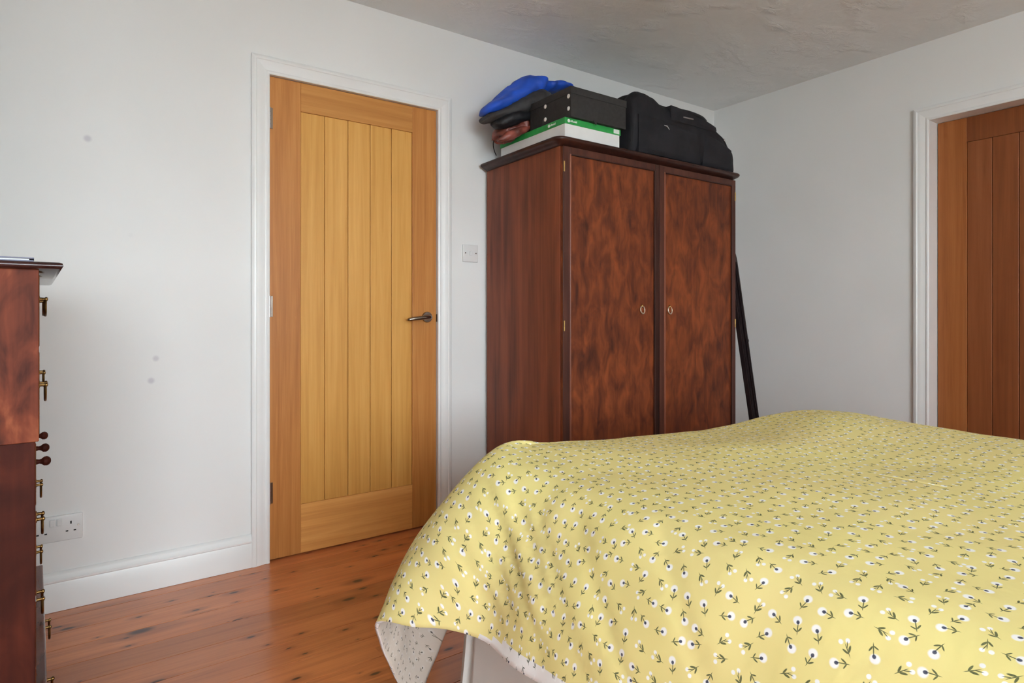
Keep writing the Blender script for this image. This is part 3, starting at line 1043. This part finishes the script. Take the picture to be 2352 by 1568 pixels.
# carrying strap lying along the right shoulder and a zip seam over the top
sp = [at_y(1596, 268, HY0 + .03), at_y(1624, 287, HY0 + .015), at_y(1646, 309, HY0 + .01), at_y(1659, 322, HY0 + .01), at_y(1667, 340, HY0 + .01), at_y(1668, 366, HY0 + .01)]
sp = [catmull(sp, i / 20) for i in range(21)]
part('strap', tube(bmesh.new(), sp, 0.0085, 8), 'black_trim', r, body, True, True)
zp = []
for i in range(30):
    t = 0.06 + 0.86 * i / 29
    a, b = catmull(TP, t), catmull(YP, t)
    zp.append(Vector((a.x, b.x + 0.075, a.y - 0.0005)))
part('zip_seam', tube(bmesh.new(), zp, 0.004, 6), 'black_trim', r, body, True, True)
hp = [Vector((2.40, HY0 + 0.04, 2.030)), Vector((2.43, HY0 + 0.005, 2.028)), Vector((2.50, HY0 - 0.008, 2.022)), Vector((2.57, HY0 - 0.006, 2.016)), Vector((2.62, HY0 + 0.012, 2.012))]
hp = [catmull(hp, i / 18) for i in range(19)]
part('handle', tube(bmesh.new(), hp, 0.009, 10), 'black_trim', r, body, True, True)

# ------------------------------------------------------------------ dark padded board leaning on the wardrobe's right side
r = thing('leaning_bar', (3.17, 2.05, 0.0), 'slim dark bar with a rounded top leaning against the wardrobe side', 'bar')
th = 0.062
base = Vector((3.198, 0, 0.002))
tip = Vector((2.872, 0, 1.385))
ax = (tip - base).normalized()
sd = Vector((ax.z, 0, -ax.x))          # to the right
L = (tip - base).length


def slab(x_in, x_out, y0, y1, l0, l1, round_top):
    """rounded-top bar in the board's own plane: thickness x_in..x_out across, y0..y1 wide"""
    bm = bmesh.new()
    pts = [(x_in, l0), (x_out, l0)]
    if round_top:
        R_ = round_top
        for j in range(13):
            a = j / 12 * PI / 2
            pts.append((x_out - R_ + R_ * math.cos(a), l1 - R_ * 2.2 + R_ * 2.2 * math.sin(a)))
        pts.append((x_in, l1))
    else:
        pts += [(x_out, l1), (x_in, l1)]
    A, B = [], []
    for u, l in pts:
        q = base + ax * l + sd * u
        A.append(bm.verts.new((q.x, y0, q.z)))
        B.append(bm.verts.new((q.x, y1, q.z)))
    n = len(A)
    for i in range(n):
        bm.faces.new((A[i], A[(i + 1) % n], B[(i + 1) % n], B[i]))
    bm.faces.new(list(reversed(A)))
    bm.faces.new(B)
    es = [e_ for e_ in bm.edges if abs(e_.verts[0].co.y - e_.verts[1].co.y) < 1e-6]
    bmesh.ops.bevel(bm, geom=es, offset=0.006, segments=2, affect='EDGES')
    return bm


part('bar', slab(-0.018, 0.036, 2.030, 2.066, 0.0, L, 0.046), 'board_dark', r, world=True, smooth=True)
part('edge_strip', slab(-0.006, 0.006, 2.022, 2.034, 0.02, L - 0.07, 0.0), 'board_dark', r, world=True)
part('edge_strip', slab(0.016, 0.024, 2.024, 2.034, 0.02, L - 0.09, 0.0), 'board_dark', r, world=True)
kb = bmesh.new()
q = base + ax * 0.87 + sd * 0.034
lathe(kb, [(0, 0.012), (0.010, 0.011), (0.014, 0.017), (0.022, 0.018), (0.028, 0.012), (0.030, 0)], (q.x, 2.06, q.z), sd, 18)
kn = part('catch', kb, 'board_dark', r, world=True, smooth=True)
q2 = base + ax * 0.80 + sd * 0.036
part('catch_lever', tube(bmesh.new(), [Vector((q.x, 2.055, q.z)) + sd * 0.010, Vector((q2.x, 2.055, q2.z)) + sd * 0.014, Vector((q2.x, 2.055, q2.z)) + sd * 0.012 - ax * 0.02], [0.009, 0.008, 0.005], 10), 'board_dark', r, kn, True, True)

# ------------------------------------------------------------------ tall chest of drawers (local: x out of the drawer fronts, y along the front)
CH_ROT = math.atan2(0.0611, 1.0)
r = thing('chest_of_drawers', (-0.077, 1.394, 0.0), 'tall mahogany chest of drawers with brass drop handles at the left', 'chest of drawers', rz=CH_ROT)
CW, CD = 0.812, 0.338
ZT = 1.0985
part('upper_carcass', bbox(-CD, -0.001, 0, CW, 0.785, ZT, 0.0015), 'chest_side', r)
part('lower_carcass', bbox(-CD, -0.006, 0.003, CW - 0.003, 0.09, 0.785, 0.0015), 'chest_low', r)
part('plinth', bbox(-CD, -0.010, 0, CW, 0.001, 0.09, 0.003), 'chest_dark', r)
bm = bmesh.new()
prf = [(0.026, 0.0), (0.032, 0.002), (0.0345, 0.006), (0.033, 0.0105), (0.028, 0.0125)]
rings = []
for d, z in prf:
    x0, x1, y0, y1 = -CD, d, -d * 0.55, CW + d * 0.55
    rings.append([bm.verts.new(v) for v in ((x0, y0, ZT + z), (x1, y0, ZT + z), (x1, y1, ZT + z), (x0, y1, ZT + z))])
for a, b in zip(rings[:-1], rings[1:]):
    for j in range(4):
        bm.faces.new((a[j], a[(j + 1) % 4], b[(j + 1) % 4], b[j]))
bm.faces.new(list(reversed(rings[0])))
bm.faces.new(rings[-1])
part('top', bm, 'chest_dark', r, smooth=True, angle=50)
rows = [(0.955, 1.090, 1.048, 'h', 0.0), (0.792, 0.948, 0.866, 'h', 0.0), (0.662, 0.780, 0.700, 'k', -0.005), (0.495, 0.655, 0.582, 'h', -0.005), (0.315, 0.488, 0.412, 'h', -0.005), (0.100, 0.300, 0.215, 'h', 0.012)]
for z0, z1, hz, kd, off in rows:
    d = part('drawer', bbox(-0.030 if off <= 0 else -0.05, off, 0.022, CW - 0.022, z0, z1, 0.003), 'chest_front', r)
    if kd == 'h':
        for yc in (0.252, 0.575):
            for s_ in (-0.022, 0.022):
                hb = lathe(bmesh.new(), [(0, 0.007), (0.0015, 0.007), (0.002, 0.0035), (0.010, 0.003), (0.011, 0.0045), (0.014, 0.0045), (0.0155, 0.002)], (off, yc + s_, hz), (1, 0, 0), 12)
                part('handle_post', hb, 'brass_dark', r, d, smooth=True)
            pts = [Vector((off + 0.011, yc + a_ * 0.022, hz - b_)) for a_, b_ in ((-1, 0), (-1.25, 0.010), (-1.15, 0.024), (-0.6, 0.033), (0, 0.035), (0.6, 0.033), (1.15, 0.024), (1.25, 0.010), (1, 0))]
            pts = [catmull(pts, i / 26) for i in range(27)]
            part('handle_bail', tube(bmesh.new(), pts, 0.0025, 8), 'brass_dark', r, d, smooth=True)
    else:
        for yc in (0.250, 0.412, 0.590):
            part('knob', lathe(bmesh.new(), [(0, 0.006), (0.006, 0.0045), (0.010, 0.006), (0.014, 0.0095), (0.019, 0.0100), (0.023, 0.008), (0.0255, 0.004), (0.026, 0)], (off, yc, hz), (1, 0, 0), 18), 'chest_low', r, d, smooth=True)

m4 = Matrix.Translation(Vector((-0.077, 1.394, 0))) @ Matrix.Rotation(CH_ROT, 4, 'Z')
bt = thing('folder', m4 @ Vector((-0.23, 0.2, ZT + 0.0128)), 'thin blue-grey folder lying on the chest of drawers', 'folder', rz=CH_ROT)
part('cover', bbox(-0.10, 0.222, -0.208, 0.10, 0, 0.0022, 0.0008), 'blue_grey', bt)
part('sheets', bbox(-0.095, 0.215, -0.203, 0.095, 0.0022, 0.0052), 'white_card', bt)
part('cover', bbox(-0.10, 0.222, -0.208, 0.10, 0.0052, 0.0074, 0.0008), 'blue_grey', bt)

# ------------------------------------------------------------------ bed
BX0, BX1, BY0, BY1 = 0.715, 2.065, -0.78, 1.185
r = thing('bed', ((BX0 + BX1) / 2, (BY0 + BY1) / 2, 0), 'double divan bed with a stone-coloured valance under the yellow duvet', 'bed')
part('divan_base', bbox(BX0 + 0.01, BX1 - 0.01, BY0, BY1 - 0.01, 0.05, 0.36, 0.02), 'divan', r, world=True)
for lx in (BX0 + 0.1, BX1 - 0.1):
    for ly in (BY0 + 0.12, BY1 - 0.12):
        part('leg', cyl(bmesh.new(), (lx, ly, 0.001), (lx, ly, 0.052), 0.022, 0.028), 'chest_dark', r, world=True)
part('mattress', bbox(BX0, BX1, BY0, BY1, 0.36, 0.575, 0.05, 4), 'mattress', r, world=True, smooth=True)
# valance: hanging cloth round three sides, kick pleat at each foot corner
bm = bmesh.new()
path = []
for i in range(60):
    t = i / 59
    path.append((BX0, BY0 + (BY1 - 0.035 - BY0) * t, -1, 0))
for dx, dy, ox, oy in ((0.0, -0.030, -1, 0.2), (0.010, -0.022, -0.8, 0.3), (0.016, -0.012, -0.9, 0.5), (0.0, -0.006, -1.3, 0.5), (-0.002, 0.002, -1.0, 1.0), (0.006, 0.0, -0.5, 1.3), (0.014, -0.014, -0.4, 0.8), (0.022, -0.008, -0.3, 0.8), (0.032, 0, 0, 1)):
    path.append((BX0 + dx, BY1 + dy, ox, oy))
for i in range(40):
    path.append((BX0 + 0.04 + (BX1 - BX0 - 0.08) * i / 39, BY1, 0, 1))
for ox, oy in ((0.3, 1.0), (1, 1), (1, 0.3)):
    path.append((BX1, BY1, ox, oy))
for i in range(50):
    path.append((BX1, BY1 - 0.03 - (BY1 - 0.03 - BY0) * i / 49, 1, 0))
G = []
for i, (x, y_, ox, oy) in enumerate(path):
    col_ = []
    wv = 0.5 + 0.5 * math.sin(i * 0.55) * math.sin(i * 0.21 + 1)
    for j in range(9):
        t = j / 8
        fl_ = 0.006 + (0.022 + 0.010 * wv) * t ** 1.2
        col_.append(bm.verts.new((x + ox * fl_, y_ + oy * fl_, 0.400 - 0.392 * t)))
    G.append(col_)
for a, b in zip(G[:-1], G[1:]):
    for j in range(8):
        bm.faces.new((a[j], a[j + 1], b[j + 1], b[j]))
va = part('valance', bm, 'valance', r, world=True, smooth=True, angle=70)
sm = va.modifiers.new('thickness', 'SOLIDIFY')
sm.thickness = 0.002

# ---- duvet: loft of profiles that run from the middle of the bed over the edge to the hem
def htop(x, y):
    z = 0.674
    z += 0.022 * math.exp(-(((x - 2.02) / 0.22) ** 2 + ((y - 1.02) / 0.26) ** 2))
    z += 0.010 * math.exp(-(((x - 1.45) / 0.25) ** 2 + ((y - 1.15) / 0.30) ** 2))
    z += 0.010 * math.exp(-(((x - 1.05) / 0.25) ** 2 + ((y - 0.50) / 0.35) ** 2))
    z += 0.010 * mnoise.noise(Vector((x * 2.3, y * 2.3, 3.1))) + 0.004 * mnoise.noise(Vector((x * 6, y * 6, 7.7)))
    return z


# stations: spine point, then [edge-1, edge, mid drape, hem] as (x, y, z)
ST = []
for y_ in (-0.74, -0.40, -0.05, 0.25, 0.50, 0.72, 0.90, 1.00):
    k = max(0.0, y_ - 0.72)
    sp_y = min(y_, 0.62)
    ST.append([(1.39, sp_y), (0.90, y_, .648), (0.775, y_, .625), (0.690, y_ + k * .05, .515), (0.640, y_ + k * 0.1, .385 - 0.02 * (y_ > 0.8))])
ST += [
    [(1.39, .62), (0.90, 1.06, .652), (0.765, 1.07, .630), (0.665, 1.09, .512), (0.605, 1.11, .362)],
    [(1.39, .62), (0.90, 1.12, .656), (0.755, 1.14, .636), (0.632, 1.165, .500), (0.562, 1.18, .350)],
    [(1.39, .62), (0.90, 1.17, .660), (0.755, 1.19, .642), (0.612, 1.225, .485), (0.533, 1.237, .345)],
    [(1.39, .62), (0.905, 1.20, .662), (0.765, 1.225, .646), (0.605, 1.275, .465), (0.522, 1.290, .322)],
    [(1.39, .62), (0.915, 1.22, .663), (0.785, 1.250, .648), (0.615, 1.325, .430), (0.560, 1.355, .235)],
    [(1.39, .62), (0.93, 1.23, .663), (0.810, 1.268, .648), (0.650, 1.365, .390), (0.632, 1.405, .090)],
    [(1.39, .62), (0.95, 1.23, .662), (0.840, 1.275, .647), (0.690, 1.385, .375), (0.685, 1.425, .020)],
    [(1.39, .62), (0.97, 1.23, .660), (0.870, 1.278, .644), (0.740, 1.390, .390), (0.738, 1.420, .110)],
    [(1.39, .62), (1.00, 1.22, .657), (0.920, 1.275, .636), (0.830, 1.370, .430), (0.805, 1.395, .240)],
    [(1.39, .62), (1.10, 1.20, .652), (1.05, 1.270, .626), (1.01, 1.345, .450), (1.0, 1.360, .290)],
    [(1.39, .62), (1.35, 1.17, .640), (1.34, 1.258, .612), (1.33, 1.335, .450), (1.33, 1.350, .300)],
    [(1.39, .62), (1.60, 1.15, .636), (1.63, 1.240, .610), (1.65, 1.325, .450), (1.65, 1.345, .300)],
    [(1.39, .62), (1.80, 1.12, .650), (1.86, 1.215, .628), (1.92, 1.32, .460), (1.94, 1.35, .300)],
    [(1.39, .62), (1.93, 1.06, .662), (2.02, 1.14, .645), (2.14, 1.26, .440), (2.18, 1.30, .150)],
    [(1.39, .62), (1.98, .98, .664), (2.09, 1.03, .645), (2.20, 1.12, .480), (2.24, 1.15, .330)],
    [(1.39, .62), (1.99, .85, .660), (2.11, .87, .640), (2.19, .89, .500), (2.22, .90, .360)],
]
for y_ in (0.60, 0.30, -0.05, -0.40, -0.74):
    ST.append([(1.39, min(y_, .62)), (2.00, y_, .655), (2.11, y_, .632), (2.18, y_, .505), (2.21, y_, .370)])

NSTA, NTOP, NDR = 330, 46, 54
cols = [[], [], [], [], []]
for s_ in ST:
    cols[0].append(Vector((s_[0][0], s_[0][1], 0)))
    for j in range(1, 5):
        q = Vector(s_[j])
        q.z += (0.0, 0.022, 0.021, 0.006, 0.0)[j]
        cols[j].append(q)
# station parameter spaced by hem/edge arc length so quads stay even
seglen = [max((cols[2][i + 1] - cols[2][i]).length, 0.7 * (cols[4][i + 1] - cols[4][i]).length) for i in range(len(ST) - 1)]
acc = [0.0]
for s_ in seglen:
    acc.append(acc[-1] + s_)
ts = []
for i in range(NSTA):
    a = acc[-1] * i / (NSTA - 1)
    k = 0
    while k < len(seglen) - 1 and acc[k + 1] < a:
        k += 1
    ts.append((k + (a - acc[k]) / seglen[k]) / (len(ST) - 1))

bm = bmesh.new()
uvl = bm.loops.layers.uv.new('UVMap')
GRID, UVS = [], []
arc = 0.0
prev_e = None
for t in ts:
    P = [catmull(c_, t) for c_ in cols]
    x_ = min(t, 0.99999) * (len(ST) - 1)
    P[0] = cols[0][int(x_)].lerp(cols[0][int(x_) + 1], x_ - int(x_))
    col_, uvc = [], []
    sp0, e1, ed = P[0], P[1], P[2]
    prof = []
    for j in range(NTOP):
        f = j / NTOP
        q = sp0.lerp(Vector((e1.x, e1.y, 0)), f)
        h = htop(q.x, q.y)
        w = max(0.0, (f - 0.45) / 0.55) ** 2 * (3 - 2 * max(0.0, (f - 0.45) / 0.55))
        prof.append(Vector((q.x, q.y, h * (1 - w) + (e1.z + (htop(e1.x, e1.y) - 0.674) * 0.5) * w)))
    dr = [P[1], P[2], P[3], P[4]]
    d0 = (P[1] - prof[-3])
    for j in range(NDR + 1):
        f = j / NDR
        n_ = 3
        x_ = min(f, 0.99999) * n_
        i_ = int(x_)
        g_ = x_ - i_
        p0 = (P[1] - Vector((P[2].x - P[1].x, P[2].y - P[1].y, 0)).normalized() * 0.12) if i_ == 0 else dr[i_ - 1]
        p1, p2 = dr[i_], dr[i_ + 1]
        p3 = dr[i_ + 2] if i_ + 2 <= 3 else dr[3] * 2 - dr[2]
        q = 0.5 * ((2 * p1) + (p2 - p0) * g_ + (2 * p0 - 5 * p1 + 4 * p2 - p3) * g_ * g_ + (3 * p1 - p0 - 3 * p2 + p3) * g_ ** 3)
        if i_ == 0:
            q.z += (htop(e1.x, e1.y) - 0.674) * 0.5 * (1 - g_)
        prof.append(q)
    # cloth coordinates: flat on top, arc length beyond the edge
    nd = Vector((P[4].x - P[2].x, P[4].y - P[2].y, 0))
    nd = nd.normalized() if nd.length > 1e-5 else Vector((-1, 0, 0))
    base_uv = None
    L_ = 0.0
    for j, q in enumerate(prof):
        if j <= NTOP:
            uvv = Vector((q.x, q.y, 0))
            base_uv = uvv
        else:
            L_ += (q - prof[j - 1]).length
            uvv = base_uv + nd * L_
        uvc.append((uvv.x, uvv.y))
        col_.append(q)
    GRID.append(col_)
    UVS.append(uvc)


def crease(u, v, a, b, wdt, amp):
    """soft ridge along segment a-b in cloth coordinates"""
    ax_, ay_ = b[0] - a[0], b[1] - a[1]
    l2 = ax_ * ax_ + ay_ * ay_
    tt = min(1, max(0, ((u - a[0]) * ax_ + (v - a[1]) * ay_) / l2))
    dx, dy = u - a[0] - ax_ * tt, v - a[1] - ay_ * tt
    return amp * math.exp(-(dx * dx + dy * dy) / (wdt * wdt)) * math.sin(PI * min(1, 0.15 + tt * 0.85)) if tt < 1 else 0.0


CRE = [((0.66, 1.17), (0.50, 0.95), 0.007, -0.008), ((0.72, 1.16), (0.50, 0.86), 0.008, -0.009), ((0.78, 1.14), (0.49, 0.74), 0.008, -0.007),
       ((0.69, 1.18), (0.48, 0.99), 0.006, 0.005), ((0.75, 1.16), (0.48, 0.80), 0.008, 0.005), ((0.62, 1.22), (0.50, 1.05), 0.008, -0.007),
       ((0.74, 1.02), (0.46, 0.66), 0.009, -0.007), ((0.76, 0.90), (0.47, 0.55), 0.012, -0.005), ((0.80, 0.70), (0.47, 0.40), 0.012, -0.004),
       ((0.80, 1.00), (0.62, 0.98), 0.012, -0.004)]
VG = []
for i in range(NSTA):
    vcol = []
    for j in range(len(GRID[i])):
        q = GRID[i][j]
        a = GRID[min(i + 1, NSTA - 1)][j] - GRID[max(i - 1, 0)][j]
        b = GRID[i][min(j + 1, len(GRID[i]) - 1)] - GRID[i][max(j - 1, 0)]
        n_ = a.cross(b)
        n_ = n_.normalized() if n_.length > 1e-9 else Vector((0, 0, 1))
        if j <= NTOP - 6:
            n_ = Vector((0, 0, 1))
        if n_.z < -0.2 or (n_.z < 0.2 and n_.dot(q - Vector((1.39, 0.5, 0.4))) < 0):
            n_ = -n_
        u, v = UVS[i][j]
        d = 0.0
        for c_ in CRE:
            d += crease(u, v, *c_)
        drp = max(0.0, (j - NTOP) / NDR)
        if j == 0:
            d = 0.0
        d += 0.0 if j == 0 else 0.0055 * mnoise.noise(Vector((u * 9, v * 9, 1.7))) * (0.35 + 1.1 * drp)
        d += 0.006 * drp * mnoise.noise(Vector((u * 3.2 + 5, v * 5.5, 4.2)))
        vcol.append(bm.verts.new(q + n_ * d))
    VG.append(vcol)
for i in range(NSTA - 1):
    for j in range(len(VG[0]) - 1):
        idx = ((i, j), (i, j + 1), (i + 1, j + 1), (i + 1, j))
        vs = [VG[a][b] for a, b in idx]
        if len({tuple(v.co) for v in vs}) < 4:
            uniq, uix = [], []
            for v, ix in zip(vs, idx):
                if all((v.co - w.co).length > 1e-7 for w in uniq):
                    uniq.append(v)
                    uix.append(ix)
            if len(uniq) < 3:
                continue
            vs, idx = uniq, uix
        f = bm.faces.new(vs)
        for lp, (a, b) in zip(f.loops, idx):
            lp[uvl].uv = UVS[a][b]
        yy = VG[i][j].co.y
        if j >= len(VG[0]) - 1 - int(3.4 * max(0.0, min(1.0, (1.07 - yy) / 0.12))) and yy > 0.4 and VG[i][j].co.x < 1.0:
            f.material_index = 2
bmesh.ops.remove_doubles(bm, verts=bm.verts, dist=1e-5)
me = bpy.data.meshes.new('duvet')
bm.normal_update()
if sum(f.normal.z * f.calc_area() for f in bm.faces) < 0:
    bmesh.ops.reverse_faces(bm, faces=bm.faces)
bmesh.ops.translate(bm, vec=(-1.39, -0.3, 0), verts=bm.verts)
bm.to_mesh(me)
bm.free()
for p_ in me.polygons:
    p_.use_smooth = True
dv = bpy.data.objects.new('duvet', me)
COL.objects.link(dv)
dv.location = (1.39, 0.3, 0)
for m_ in ('duvet', 'duvet_under', 'duvet_hem'):
    me.materials.append(M[m_])
so = dv.modifiers.new('filling', 'SOLIDIFY')
so.thickness = 0.009
so.offset = -1
so.material_offset = 1
so.material_offset_rim = 2
tag(dv, 'plump yellow duvet with a white sprigged flower print on the bed', 'duvet')
